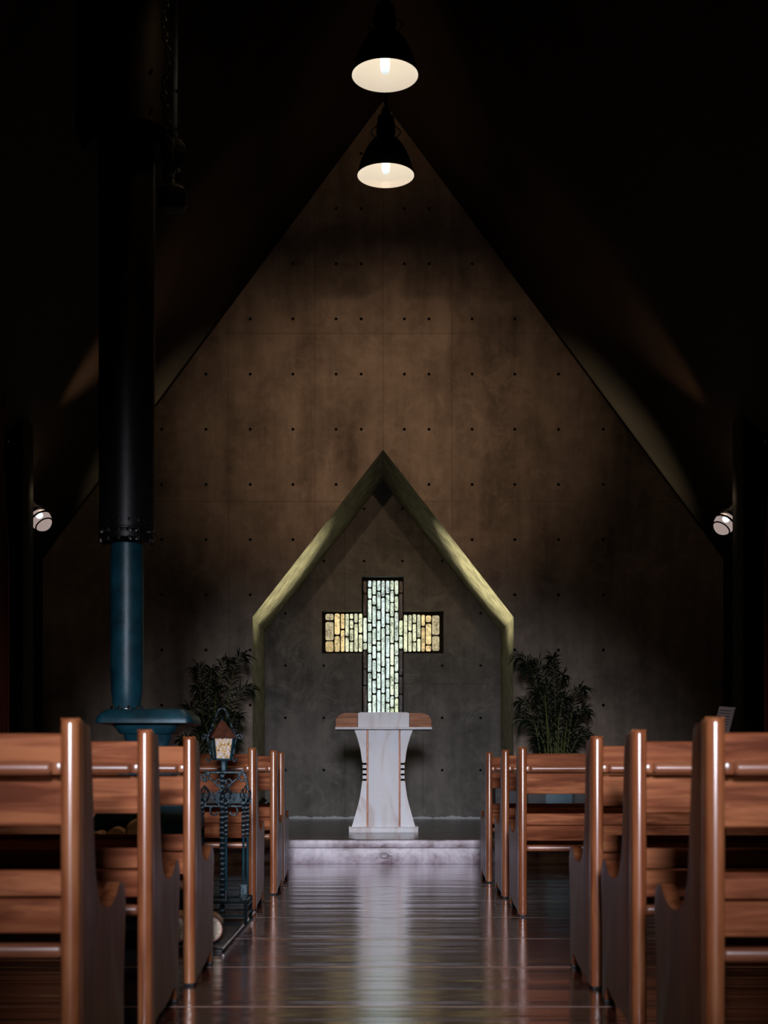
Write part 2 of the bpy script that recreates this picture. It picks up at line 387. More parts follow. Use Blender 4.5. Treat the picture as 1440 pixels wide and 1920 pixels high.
for s, nm in ((-1, 'left'), (1, 'right')):
    bm = B(); x = s*HW
    box(bm, min(x, x+s*0.2), max(x, x+s*0.2), Y0, ALC, 0, EAVE+0.1); struct('wall_'+nm, bm, M['dark_wall'])
    bm = B()
    a = [(0, PEAK), (s*(HW+0.2), EAVE-0.2*SL), (s*(HW+0.2), EAVE-0.2*SL+0.25), (0, PEAK+0.25)]
    prism(bm, a, Y0, ALC+0.2, 'y'); struct('ceiling' if s < 0 else 'ceiling_right', bm, M['ceiling'])

bm = B()   # end wall with the gabled alcove opening, its jambs and soffits
def polys(bm, y, lists):
    for pts in lists: bm.faces.new([bm.verts.new((x, y, z)) for x, z in pts])
for s in (-1, 1):
    ze = PEAK-NH*SL
    polys(bm, WALLY, [[(s*NH, 0), (s*HW, 0), (s*HW, EAVE), (s*NH, ze)], [(0, NA), (s*NH, NZ), (s*NH, ze), (0, PEAK)]])
bmesh.ops.remove_doubles(bm, verts=bm.verts[:], dist=1e-4)
struct('wall_end', bm, M['concrete'])
bm = B()
for s in (-1, 1):
    q = [(s*NH, PL), (s*NH, NZ), (0, NA)]
    for (xa, za), (xb, zb) in zip(q, q[1:]):
        bm.faces.new([bm.verts.new(c_) for c_ in ((xa, WALLY, za), (xb, WALLY, zb), (xb, ALC, zb), (xa, ALC, za))])
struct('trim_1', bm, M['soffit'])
CW = 0.254; CA = 0.737; C0, C1, C2, C3 = 0.95, PZ(1225, ALC), PZ(1145, ALC), PZ(1080, ALC)
bm = B()
zg = lambda x: NA-(NA-NZ)*x/NH
for s in (-1, 1):
    polys(bm, ALC, [[(s*CA, PL), (s*NH, PL), (s*NH, NZ), (s*CA, zg(CA))], [(s*CW, PL), (s*CA, PL), (s*CA, C1), (s*CW, C1)],
                    [(s*CW, C2), (s*CA, C2), (s*CA, zg(CA)), (s*CW, zg(CW))], [(0, PL), (s*CW, PL), (s*CW, C0), (0, C0)], [(0, C3), (s*CW, C3), (s*CW, zg(CW)), (0, NA)]])
out = [(-CW, C0), (CW, C0), (CW, C1), (CA, C1), (CA, C2), (CW, C2), (CW, C3), (-CW, C3), (-CW, C2), (-CA, C2), (-CA, C1), (-CW, C1)]
for i in range(12):
    (xa, za), (xb, zb) = out[i], out[(i+1) % 12]
    bm.faces.new([bm.verts.new(c_) for c_ in ((xa, ALC, za), (xb, ALC, zb), (xb, ALC+0.15, zb), (xa, ALC+0.15, za))])
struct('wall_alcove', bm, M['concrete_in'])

# stained glass cross: raised rounded panes in dark mortar
GY = ALC+0.125
bm = B(); prism(bm, [(x*1.03, z+(0.01 if z > 2 else -0.01)) for x, z in out], GY+0.004, GY+0.05, 'y')
win = struct('window_1', bm, M['lead'])
cols = [
 (520, 555, [(205, 318), (330, 540), (558, 790), (800, 865), (880, 1045), (1055, 1205), (1215, 1465), (1475, 1700)], 'edge'),
 (565, 600, [(200, 262), (275, 372), (383, 598), (613, 687), (700, 895), (908, 1080), (1092, 1365), (1378, 1560), (1570, 1760)], ''),
 (608, 643, [(200, 332), (345, 430), (447, 645), (660, 815), (830, 950), (968, 1147), (1162, 1285), (1300, 1500), (1510, 1760)], ''),
 (652, 687, [(200, 295), (308, 475), (488, 575), (588, 775), (787, 880), (892, 1080), (1092, 1240), (1253, 1480), (1492, 1760)], ''),
 (695, 728, [(200, 352), (367, 648), (658, 1025), (1037, 1282), (1293, 1540), (1550, 1760)], ''),
 (738, 773, [(200, 322), (335, 500), (515, 612), (625, 720), (732, 935), (947, 1142), (1153, 1230), (1237, 1370), (1383, 1600), (1610, 1760)], ''),
 (780, 815, [(200, 288), (298, 405), (413, 543), (555, 800), (813, 1015), (1026, 1303), (1313, 1418), (1428, 1620), (1630, 1760)], ''),
 (823, 858, [(200, 332), (350, 490), (505, 780), (792, 918), (928, 1075), (1087, 1183), (1193, 1325), (1335, 1560), (1570, 1760)], ''),
 (865, 900, [(205, 315), (325, 570), (583, 725), (740, 855), (870, 1110), (1125, 1290), (1300, 1500), (1510, 1700)], 'edge'),
 (155, 235, [(520, 580), (598, 775), (785, 885)], 'end'), (243, 295, [(517, 720), (735, 885)], ''), (303, 340, [(520, 663), (678, 885)], ''),
 (347, 382, [(520, 735), (747, 885)], ''), (390, 425, [(520, 568), (580, 660), (670, 778), (790, 885)], ''), (433, 468, [(517, 603), (617, 885)], ''),
 (476, 512, [(517, 702), (718, 885)], ''), (910, 945, [(530, 885)], ''), (953, 988, [(530, 682), (694, 885)], ''), (996, 1030, [(523, 605), (617, 785), (795, 882)], ''),
 (1038, 1073, [(527, 745), (760, 882)], ''), (1080, 1115, [(530, 635), (650, 882)], ''), (1122, 1175, [(535, 600), (615, 815), (825, 882)], ''),
 (1182, 1255, [(535, 722), (735, 877)], 'end')]
bm = B(); lay = bm.loops.layers.float_color.new('pane')
def U(u): return PX(u/5.143+580, GY)
def V(v_): return PZ(v_/5.143+1050, GY)
for u0, u1, segs, kind in cols:
    x0, x1 = U(u0+1.8), U(u1-1.8); xm = (x0+x1)/2
    for v0, v1 in segs:
        z1, z0 = V(v0+1), V(v1-1)
        if z0 < C0+0.02: continue
        rc = min(0.02, (x1-x0)*0.36, (z1-z0)*0.4); pts = []
        for cx_, cz_, a0 in ((x1-rc, z1-rc, 0), (x0+rc, z1-rc, 90), (x0+rc, z0+rc, 180), (x1-rc, z0+rc, 270)):
            for t in range(4):
                a = math.radians(a0+t*30); pts.append((cx_+rc*math.cos(a), cz_+rc*math.sin(a)))
        n0 = len(bm.faces)
        prism(bm, pts, GY-0.012, GY+0.004, 'y')
        f = min(1, abs(xm)/0.7); j = random.uniform(0.85, 1.1); g = random.random()
        if abs(xm) < 0.26:
            c_ = (0.47+0.05*g, 0.55+0.03*g, 0.36+0.12*(1-g)) if xm > 0.08 or abs(xm) > 0.2 else (0.44, 0.54, 0.43+0.09*g)
        elif f < 0.66: c_ = (0.46, 0.47, 0.30)
        else: c_ = (0.47+0.06*g, 0.38, 0.17)
        if kind == 'edge' and not (540 < (v0+v1)/2 < 880): c_ = (0.02+0.02*g, 0.012+0.012*g, 0.004); j = 0.3  # shade of the reveal put into the outer pane colour
        if kind == 'end': c_ = (0.40, 0.30, 0.13) if g > .3 else (0.38, 0.32, 0.18); j *= 0.8
        bm.faces.ensure_lookup_table()
        for f_ in bm.faces[n0:]:
            for l in f_.loops: l[lay] = (c_[0]*j, c_[1]*j, c_[2]*j, 1)
ob = link('glass_panes', bm, M['cross_glass'], win, smooth=False)

# rear wall behind the camera with the wide entrance opening
bm = B()
box(bm, -HW, -1.6, Y0-0.2, Y0, 0, EAVE); box(bm, 1.6, HW, Y0-0.2, Y0, 0, EAVE)
box(bm, -1.62, 1.62, Y0-0.2, Y0, 3.45, 3.9); prism(bm, [(-1.62, 3.88), (1.62, 3.88), (1.6, PEAK-1.6*SL), (0, PEAK), (-1.6, PEAK-1.6*SL)], Y0-0.2, Y0, 'y')
for q in (-1, 1): prism(bm, [(q*1.6, EAVE-0.02), (q*HW, EAVE-0.02), (q*1.6, PEAK-1.6*SL)], Y0-0.2, Y0, 'y')
struct('wall_back', bm, M['dark_wall'])

# black pilasters and rafters along the nave
k = 1
for y, d in ((11.55, 0.35), (8.0, 0.3), (4.5, 0.3), (1.0, 0.3)):
    for s in (-1, 1):
        k += 1
        bm = B(); xi = abs(PX(63 if s < 0 else 1373, 11.9)) if y > 11 else 3.35
        x0, x1 = sorted((s*xi, s*(HW+0.02))); box(bm, x0, x1, y, y+d, 0, PEAK-xi*SL+0.05, 0.01)
        struct('trim_%d' % k, bm, M['beam'], True)

# ------------------------------------------------------------------ pews
def spline(pts, n=6):
    out_ = []; N = len(pts)
    for i in range(N-1):
        p0 = Vector(pts[max(i-1, 0)]); p1 = Vector(pts[i]); p2 = Vector(pts[i+1]); p3 = Vector(pts[min(i+2, N-1)])
        for t in range(n):
            t /= n
            out_.append(tuple(0.5*((2*p1)+(-p0+p2)*t+(2*p0-5*p1+4*p2-p3)*t*t+(-p0+3*p1-3*p2+p3)*t**3)))
    out_.append(tuple(pts[-1])); return out_
LEN = 2.25
def panel_profile():
    pr = [(0.045, 0.012), (0.10, 0.012)]
    pr += spline([(0.10, 0.014), (0.15, 0.026), (0.26, 0.032), (0.38, 0.042), (0.46, 0.062), (0.505, 0.055), (0.53, 0.014)], 3)
    pr += [(0.575, 0.012)]
    pr += spline([(0.58, 0.03), (0.578, 0.2), (0.592, 0.33), (0.606, 0.41), (0.60, 0.455), (0.575, 0.484), (0.54, 0.49), (0.505, 0.48), (0.46, 0.455), (0.40, 0.440),
                  (0.33, 0.442), (0.27, 0.462), (0.225, 0.51), (0.20, 0.60), (0.18, 0.75), (0.165, 0.86), (0.155, 0.895), (0.13, 0.908)], 3)
    pr += [(0.045, 0.908)]
    return pr
def make_pew(s):
    t = thing('church_pew', 'x', 'pew')
    for i, xc in enumerate((0.0, s*LEN)):
        bm = B(); r_ = 0.0225
        pts = [(xc+r_*math.cos(PI+PI*a/12), 0.0225+r_*math.sin(PI+PI*a/12)) for a in range(13)]
        pts += [(xc+r_, 0.062), (xc-r_, 0.062)]
        prism(bm, pts, 0.012, 0.92, 'z')
        top = [e for e in bm.edges if all(v_.co.z > 0.9 for v_ in e.verts)]
        bmesh.ops.bevel(bm, geom=top, offset=0.014, segments=4, profile=0.5, affect='EDGES', clamp_overlap=True)
        link('end_post', bm, M['wood_z'], t)
        bm = B(); prism(bm, panel_profile(), xc-0.019, xc+0.019, 'x', 0.011, 3)
        pn = link('end_panel', bm, M['wood_panel'], t)
        for ya, yb in ((0.008, 0.10), (0.535, 0.58)):
            bm = B(); box(bm, xc-0.018, xc+0.018, ya, yb, 0.0, 0.013, 0.002); link('foot_pad', bm, M['rubber'], pn)
    a, b = sorted((s*0.018, s*(LEN-0.018)))
    def slat(name, y0, y1, z0, z1, bev, mat='wood_x', seg=3, tilt=0.0):
        bm = B(); box(bm, a, b, y0, y1, z0, z1, bev, seg)
        if tilt:
            c_ = Vector((0, (y0+y1)/2, (z0+z1)/2))
            bmesh.ops.rotate(bm, cent=c_, matrix=Matrix.Rotation(math.radians(tilt), 3, 'X'), verts=bm.verts[:])
        return link(name, bm, M[mat], t)
    slat('top_rail', 0.022, 0.047, 0.802, 0.884, 0.009)
    slat('back_slat', 0.052, 0.072, 0.664, 0.778, 0.005, tilt=-4)
    slat('back_slat', 0.085, 0.107, 0.492, 0.556, 0.005, tilt=-12)
    slat('seat_rail', 0.030, 0.052, 0.411, 0.493, 0.006, tilt=4)
    slat('seat', 0.058, 0.56, 0.425, 0.445, 0.006)
    slat('front_rail', 0.50, 0.522, 0.33, 0.42, 0.005)
    slat('stretcher', 0.022, 0.054, 0.353, 0.388, 0.0145, 'wood_rail', seg=4)
    bm = B(); x0, x1 = sorted((s*0.034, s*(LEN-0.034))); box(bm, x0, x1, -0.018, 0.024, 0.785, 0.819, 0.0155, 4)
    br = link('book_rail', bm, M['wood_rail'], t)
    bm = B(); x0, x1 = sorted((s*0.016, s*0.036)); box(bm, x0, x1, -0.010, 0.022, 0.788, 0.815, 0.003)
    link('rail_block', bm, M['wood_z'], br)
    return t
pr, pl = make_pew(1), make_pew(-1)
rows_r = [(1345, 3.05), (1201, 4.02), (1121.5, 4.826), (981, 7.21), (949, 8.24), (918, 9.35)]
rows_l = [(128, 3.12), (269, 4.02), (353, 4.90), (472, 7.48), (512, 8.456), (526, 9.35)]
lab_r = ['nearest wooden pew on the right, at the right edge of the picture', 'second wooden pew from the front edge on the right side of the aisle',
         'third wooden pew on the right, with empty floor beyond it', 'wooden pew on the right just beyond the wide floor gap',
         'middle one of the three small far wooden pews on the right', 'farthest wooden pew on the right, closest to the altar step']
lab_l = ['nearest wooden pew on the left, at the left edge of the picture', 'second wooden pew on the left, in front of the teal stove',
         'third wooden pew on the left, just before the slate hearth', 'wooden pew on the left directly behind the wrought iron stand',
         'middle one of the three small far wooden pews on the left', 'farthest wooden pew on the left, closest to the altar step']
for rows, labs, proto in ((rows_r, lab_r, pr), (rows_l, lab_l, pl)):
    for i, (px, D) in enumerate(rows):
        o = proto if i == 0 else copy_tree(proto)
        o.location = (PX(px, D), D, 0); o['label'] = labs[i]; o['group'] = 'pews right of the aisle' if proto is pr else 'pews left of the aisle'

# ------------------------------------------------------------------ lectern
LD = 12.5; lx = 0.0
def lX(u): return (u/3.6+520-718)*LD/F
def lZ(v_): return PZ(v_/3.6+1310, LD)-PL
lec = thing('lectern', 'white hourglass lectern with brown wing panels on the altar platform', 'lectern', (lx, LD, PL))
bm = B(); w0 = 0.325
box(bm, -w0, w0, 0, 0.42, 0.0, 0.045, 0.004); link('plinth', bm, M['pale'], lec)
bm = B(); box(bm, -w0-0.004, w0+0.004, -0.004, 0.424, 0.045, 0.056, 0.004); link('plinth_moulding', bm, M['pale'], lec)
zt = lZ(208); zb = 0.056
side = [(498, 865), (520, 790), (545, 700), (560, 620), (569, 540), (570, 490), (566, 420), (556, 345), (537, 270), (515, 210)]
side = spline([(lX(u), lZ(v_)) for u, v_ in side], 3)
side[0] = (side[0][0], zb); side[-1] = (side[-1][0], zt)
for s in (-1, 1):
    prof = [(x*-s if s > 0 else x, z) for x, z in side]
    inner = lX(600)*(-s) if s > 0 else lX(600)
    pts = prof+[(inner, zt), (inner, zb)]
    bm = B()
    # three-fingered waist: keep the notches as real cuts between short bars
    notch = [lZ(v_) for v_ in (433, 447, 469, 483, 505, 519, 541, 555)]
    low = [q for q in prof if q[1] < notch[7]]; high = [q for q in prof if q[1] > notch[0]]
    xi = lX(597)*(-s) if s > 0 else lX(597)
    xw = lX(571)*(-s) if s > 0 else lX(571)
    prism(bm, low+[(xw, notch[7]), (inner, notch[7]), (inner, zb)], 0.03, 0.30, 'y')
    prism(bm, [(xw, notch[0])]+high+[(inner, zt), (inner, notch[0])], 0.03, 0.30, 'y')
    for q in range(3):
        za, zc = notch[6-2*q], notch[5-2*q]
        x0, x1 = sorted((xw, inner)); box(bm, x0, x1, 0.03, 0.30, min(za, zc), max(za, zc))
    x0, x1 = sorted((xi, inner)); box(bm, x0, x1, 0.032, 0.298, notch[7], notch[0])
    link('side_panel', bm, M['pale'], lec)
    bm = B(); box(bm, min(xw*0.985, xi), max(xw*0.985, xi), 0.20, 0.29, notch[7], notch[0]); link('notch_back', bm, M['rubber'], lec)  # black backing stands in for the shade inside the notches
    bm = B(); xr = (lX(604)*(-s) if s > 0 else lX(604))
    tube(bm, [(xr, 0.018, zb), (xr, 0.018, zt)], 0.0085, 12); link('rod', bm, M['copper'], lec)['label'] = 'copper coloured rod'
bm = B(); box(bm, lX(600), -lX(600), 0.022, 0.31, zb, zt, 0.002); link('front_panel', bm, M['pale'], lec)
bm = B(); box(bm, lX(387), -lX(387), -0.06, 0.44, zt, lZ(193), 0.004); link('top_slab', bm, M['pale'], lec)
zs = lZ(193); zt2 = lZ(97)
for s in (-1, 1):
    pts = [(s*-lX(538), zs), (s*-lX(390), zs), (s*-lX(390), lZ(150))]
    xo = -lX(390); hh = zt2-0.0-lZ(150)
    for a in range(1, 9):
        an = a/9*PI/2; pts.append((s*(xo-0.115*(1-math.cos(an))), lZ(150)+hh*math.sin(an)))
    pts += [(s*(xo-0.125), zt2), (s*-lX(538), zt2)]
    bm = B(); prism(bm, pts, -0.03, 0.40, 'y', 0.003, 1); link('wing_panel', bm, M['lec_wood'], lec)['label'] = 'brown wooden wing'
xc = -lX(540)
bm = B(); prism(bm, [(-xc, zs), (xc, zs), (xc, zt2-0.004), (xc-0.022, zt2+0.006), (-xc+0.022, zt2+0.006), (-xc, zt2-0.004)], -0.036, 0.40, 'y', 0.002, 1)
link('centre_panel', bm, M['pale'], lec)['label'] = 'white centre fascia'

# ------------------------------------------------------------------ pendant lamps
def ring_prof(pts): return pts
prof_o = [(0.228, -0.004), (0.230, 0.004), (0.216, 0.045), (0.196, 0.115), (0.170, 0.175), (0.142, 0.226), (0.112, 0.264), (0.088, 0.285), (0.06, 0.30), (0.05, 0.31)]
prof_i = [(0.225, -0.003), (0.212, 0.045), (0.192, 0.115), (0.166, 0.173), (0.138, 0.222), (0.108, 0.259), (0.084, 0.279), (0.0, 0.292)]
labs = {9.07: 'larger upper pendant lamp with dark bell shade, nearer the camera', 10.6: 'smaller lower pendant lamp with dark bell shade, nearer the end wall'}
def make_pendant():
    t = thing('pendant_lamp', 'x', 'lamp', group='pendant lamps on the ridge line')
    bm = B(); lathe(bm, prof_o, 48); link('lamp_shade', bm, M['enamel'], t)
    bm = B(); lathe(bm, prof_i, 48); link('shade_lining', bm, M['shade_in'], t)['label'] = 'glowing white lining'
    bm = B(); lathe(bm, [(0.0, 0.012), (0.018, 0.016), (0.030, 0.035), (0.033, 0.06), (0.033, 0.16), (0.025, 0.2), (0.02, 0.27), (0, 0.28)], 24)
    link('bulb', bm, M['bulb'], t)['label'] = 'bluish white bulb'
    bm = B(); lathe(bm, [(0.052, 0.295), (0.066, 0.31), (0.075, 0.33), (0.075, 0.40), (0.066, 0.42), (0.066, 0.46), (0.04, 0.48), (0.03, 0.53), (0, 0.54)], 24)
    link('lamp_cap', bm, M['enamel'], t)
    bm = B()
    for s in (-1, 1):
        tube(bm, [(s*(0.066+0.052*math.sin(a*PI/10)), 0, 0.29+0.075*a/10*1.4) for a in range(11)], 0.004, 6)
    link('side_hoop', bm, M['black_iron'], t)
    bm = B(); tube(bm, [(0, 0, 0.53), (0, 0, PEAK-5.52+0.02)], 0.012, 8); link('stem', bm, M['enamel'], t)
    return t
lamp = make_pendant(); first = True
for y, z in PENDANTS_AND_ADDED[-2:]:
    o = lamp if first else copy_tree(lamp); first = False
    o.location = (0.0 if y < 10 else 0.012, y, z); o['label'] = labs[y]

# housings for the added wall spots, unseen above the frame
for sx_, lb in ((-1, 'black spotlight hung under the left roof slope'), (1, 'black spotlight under the right roof slope')):
    t = thing('roof_spotlight', lb, 'spotlight', (sx_*0.6, 6.9, 5.08))
    R = Vector((-sx_*0.15, 7.6, -0.43)).to_track_quat('Z', 'Y').to_matrix().to_4x4()
    bm = B(); lathe(bm, [(0.065, 0.03), (0.07, 0.03), (0.07, -0.12), (0.045, -0.16), (0, -0.16)], 24, mat=R); link('housing', bm, M['enamel'], t)
    bm = B(); tube(bm, [(0, -0.05, 0.04), (0, -0.05, PEAK-0.6*SL-5.08+0.02)], 0.012, 8); link('stem', bm, M['enamel'], t)

# ------------------------------------------------------------------ wall sconces: caged globes
def sconce(px, py, D, s, label):
    x, z = PX(px, D), PZ(py, D)
    t = thing('wall_sconce', label, 'wall lamp', (x, D, z))
    ax = Vector((-s*0.55, -0.25, -0.75)).normalized()       # lamp axis points down and into the nave
    R = (-ax).to_track_quat('Z', 'Y').to_matrix().to_4x4()
    bm = B(); prof = [(0.0, -0.115)]+[(0.098*math.cos(a), 0.115*math.sin(a) if a < 0 else 0.09*math.sin(a)) for a in [math.radians(-80+q*10) for q in range(15)]]
    lathe(bm, prof, 32, mat=R); link('glass_globe', bm, M['globe'], t)['label'] = 'frosted glowing globe'
    bm = B(); hot = Vector((-s*0.01, -0.062, 0.012))
    lathe(bm, [(0, -0.045)]+[(0.044*math.cos(math.radians(q)), 0.045*math.sin(math.radians(q))) for q in range(-80, 81, 20)]+[(0, 0.045)], 20, c=hot)
    link('bulb', bm, M['globe_hot'], t)
    bm = B()
    for h, rr in ((-0.065, 0.085), (0.005, 0.104), (0.06, 0.088)):
        tube(bm, [R @ Vector((rr*math.cos(q*PI/16), rr*math.sin(q*PI/16), h)) for q in range(32)], 0.007 if h != 0.005 else 0.010, 6, closed=True)
    link('cage', bm, M['pipe'], t)
    bm = B(); lathe(bm, [(0.10, 0.075), (0.075, 0.10), (0.05, 0.14), (0.045, 0.2), (0, 0.205)], 24, mat=R); link('collar', bm, M['pipe'], t)
    bm = B(); e = R @ Vector((0, 0, 0.2)); wx = s*HW-x
    tube(bm, [e, (e.x+s*0.07, e.y, e.z+0.05), (e.x+s*0.15, e.y, e.z+0.03), (wx, e.y, e.z-0.02)], 0.014, 8)
    lathe(bm, [(0.06, 0), (0.06, 0.02), (0, 0.025)], 20, c=(wx, e.y, e.z-0.02), mat=Matrix.Rotation(-s*PI/2, 4, 'Y'))
    link('bracket', bm, M['pipe'], t)
    light('sconce_glow', 'POINT', (x, D-0.02, z+0.25), (x, D, 0), 1.5, (1.0, 0.7, 0.4), shadow_soft_size=0.05)
sconce(76, 974, 12.3, -1, 'caged globe lamp glowing on the left wall')
sconce(1359, 981, 12.3, 1, 'caged globe lamp glowing on the right wall')

# ------------------------------------------------------------------ curtains gathered beside the side windows
def curtain(s, label):
    D = 10.7; bm = B(); nx, nz = 60, 24; ztop, zmid, zbot = 3.75, PZ(835, D)+0.0, 1.0
    x_in = abs(PX(20 if s < 0 else 1430, D)); grid = []
    for i in range(nz+1):
        z = ztop+(zbot-ztop)*i/nz; row = []
        g = 0.35+0.65*min(1, abs(z-3.3)/0.8)
        for j in range(nx+1):
            q = j/nx
            row.append(bm.verts.new((s*(x_in+0.035*math.sin(q*44)*g+0.06*(1-g)), D-0.75*q*g-0.1, z)))
        grid.append(row)
    for i in range(nz):
        for j in range(nx): bm.faces.new((grid[i][j], grid[i][j+1], grid[i+1][j+1], grid[i+1][j]))
    t = thing('curtain', label, 'curtain', (0, 0, 0))
    o = link('cloth', bm, M['curtain'], t); sol = o.modifiers.new('thickness', 'SOLIDIFY'); sol.thickness = 0.004
    bm = B(); tube(bm, [(s*(x_in+0.06), D-0.1+0.05, 3.72), (s*(x_in+0.06), D-1.3, 3.72)], 0.014, 10)
    for yy in (D-0.05, D-1.25): tube(bm, [(s*(x_in+0.06), yy, 3.72), (s*(HW+0.01), yy, 3.72)], 0.01, 6)
    link('curtain_rod', bm, M['pipe'], t)
    bm = B(); tube(bm, [(s*(x_in-0.045+0.02*math.sin(a)), D-0.2+0.03*math.cos(a), PZ(836, D)-0.01*a) for a in [q*0.3 for q in range(12)]], 0.004, 6)
    link('tieback', bm, M['chrome'], t)
curtain(-1, 'maroon curtain gathered at the left edge of the picture')
curtain(1, 'maroon curtain gathered at the right edge of the picture')

# ------------------------------------------------------------------ stove
SD = 6.3; SX = PX(281, SD)
st = thing('stove', 'teal enamelled cast iron stove between the left pews', 'stove', (SX, SD, 0.03))
def rect_loft(bm, levels, cx_=0, cy_=0, rc=0.03, n=4):
    rings = []
    for z, hxx, hyy in levels:
        r_ = min(rc, hxx*0.6, hyy*0.6); ring = []
        for sx_, sy_, a0 in ((1, 1, 0), (-1, 1, 90), (-1, -1, 180), (1, -1, 270)):
            for q in range(n+1):
                a = math.radians(a0+90*q/n); ring.append(bm.verts.new((cx_+sx_*(hxx-r_)+r_*math.cos(a), cy_+sy_*(hyy-r_)+r_*math.sin(a), z)))
        rings.append(ring)
    for a, b in zip(rings, rings[1:]):
        for i in range(len(a)): bm.faces.new((a[i], a[(i+1) % len(a)], b[(i+1) % len(a)], b[i]))
    bm.faces.new(rings[0][::-1]); bm.faces.new(rings[-1])
k = -0.03
bm = B(); rect_loft(bm, [(1.008+k, 0.200, 0.17), (1.012+k, 0.222, 0.19), (1.028+k, 0.222, 0.19), (1.05+k, 0.212, 0.182), (1.07+k, 0.19, 0.16), (1.078+k, 0.18, 0.15)])
link('lid', bm, M['teal_iron'], st)
bm = B(); rect_loft(bm, [(0.62+k, 0.2, 0.17), (0.70+k, 0.19, 0.16), (0.80+k, 0.115, 0.10), (0.86+k, 0.09, 0.08), (0.905+k, 0.093, 0.08), (0.94+k, 0.108, 0.09), (0.962+k, 0.112, 0.1), (0.964+k, 0.125, 0.115), (0.972+k, 0.132, 0.12), (0.985+k, 0.14, 0.125), (1.004+k, 0.155, 0.135), (1.008+k, 0.155, 0.135)])
link('cornice', bm, M['teal_iron'], st)
bm = B(); rect_loft(bm, [(0.10+k, 0.20, 0.18), (0.13+k, 0.215, 0.19), (0.50+k, 0.215, 0.19), (0.53+k, 0.235, 0.21), (0.56+k, 0.235, 0.21), (0.60+k, 0.22, 0.19), (0.63+k, 0.205, 0.175)])
body = link('firebox', bm, M['teal_iron'], st)
bm = B(); box(bm, -0.15, 0.15, -0.2, -0.185, 0.15, 0.44, 0.01); dr = link('stove_door', bm, M['teal_iron'], st)
bm = B(); tube(bm, [(0.11, -0.2, 0.3), (0.11, -0.225, 0.3), (0.06, -0.23, 0.3)], 0.007, 8); link('handle', bm, M['chrome'], dr)
for sx_ in (-1, 1):
    for sy_ in (-1, 1):
        bm = B(); tube(bm, [(sx_*0.17, sy_*0.15, 0.10), (sx_*0.185, sy_*0.165, 0.04), (sx_*0.2, sy_*0.18, 0.0)], [0.022, 0.016, 0.02], 8); link('leg', bm, M['teal_iron'], st)
# flue: tapered teal lower pipe, bolted collar, black casing above
fx = PX(238, SD)-SX; zc0 = PZ(1040, SD); 
bm = B(); lathe(bm, [(0.058, 1.07), (0.062, 1.085), (0.066, 1.10), (0.074, 1.17), (0.077, 1.3), (0.078, 1.7), (0.075, 1.85), (0.072, 1.93)], 32, c=(fx, 0, -0.03))
link('flue_pipe', bm, M['teal_iron'], st)
bm = B(); lathe(bm, [(0.062, 1.058), (0.074, 1.062), (0.072, 1.078), (0.06, 1.084)], 32, c=(fx, 0, -0.025))
for q in range(10):
    a = q/10*2*PI; lathe(bm, [(0.008, 0), (0.008, 0.012), (0.004, 0.018), (0, 0.018)], 8, c=(fx+0.07*math.cos(a), 0.07*math.sin(a), 1.05))
link('flue_base_ring', bm, M['chrome'], st)
bm = B(); lathe(bm, [(0.075, 1.86), (0.118, 1.87), (0.128, 1.88), (0.128, 1.905), (0.118, 1.91), (0.118, 1.915), (0.128, 1.92), (0.128, 1.95), (0.118, 1.96), (0.09, 1.965)], 40, c=(fx, 0, -0.03))
cl = link('flue_collar', bm, M['pipe'], st)
bm = B()
for q in (200, 235, 262, 285, 305, 340, 20, 90, 160):
    a = math.radians(q)
    for zz in (1.93, 1.885, 1.845):
        lathe(bm, [(0.011, -0.009), (0.012, 0), (0.009, 0.009), (0, 0.010)], 8, c=(fx+0.122*math.cos(a), 0.122*math.sin(a), zz))
lathe(bm, [(0.007, 0), (0.007, 0.03)], 6, c=(fx-0.04, -0.1, 1.93)); lathe(bm, [(0.007, 0), (0.007, 0.03)], 6, c=(fx+0.06, -0.1, 1.93))
link('collar_bolt', bm, M['chrome'], cl)
rb = 52/F*SD; zsplit = PZ(262, SD)
bm = B(); lathe(bm, [(rb-0.01, 1.92), (rb, 1.93), (rb, zsplit-0.02)], 40, c=(fx, 0, -0.03)); link('flue_casing', bm, M['pipe'], st)
rt = 94/F*SD; ztop = PEAK-abs(SX+fx)*SL+0.25
bm = B(); lathe(bm, [(0.1, zsplit-0.06), (rt*0.8, zsplit-0.06), (rt, zsplit), (rt, ztop)], 48, c=(fx, 0, -0.03)); hd = link('flue_upper_casing', bm, M['pipe'], st)
bm = B()
for q in range(14):
    a = q/14*2*PI
    for zz, rr in ((zsplit+0.02, rt+0.004), (zsplit+0.20, rt+0.004)):
        lathe(bm, [(0.006, -0.006), (0.006, 0.006), (0, 0.008)], 8, c=(fx+rr*math.cos(a), rr*math.sin(a), zz))
link('casing_bolt', bm, M['chrome'], hd)

# chain hoist hanging beside the flue
hd_D = 6.0; hX = PX(311, hd_D)
ch = thing('chain_hoist', 'dark chain hoist with pulley and weight hanging beside the flue', 'hoist', (hX, hd_D, 0))
bm = B(); z = PZ(262, hd_D); i = 0; ztop_c = PEAK-abs(hX)*SL+0.05
while z < min(ztop_c, 5.4):
    a = (i % 2)*PI/2; dx, dy = math.cos(a), math.sin(a)
    sway = 0.010*math.sin(i*0.7)
    tube(bm, [(sway+dx*0.011*math.cos(q*PI/5), dy*0.011*math.cos(q*PI/5), z+0.022*math.sin(q*PI/5)) for q in range(10)], 0.0038, 5, closed=True)
    z += 0.033; i += 1
tube(bm, [(0, 0, 5.38), (0, 0, ztop_c)], 0.006, 6)
link('chain', bm, M['black_iron'], ch)
bm = B(); c0 = (PX(325, hd_D)-hX, 0, PZ(285, hd_D))
rot = Matrix.Rotation(PI/2, 4, 'X')
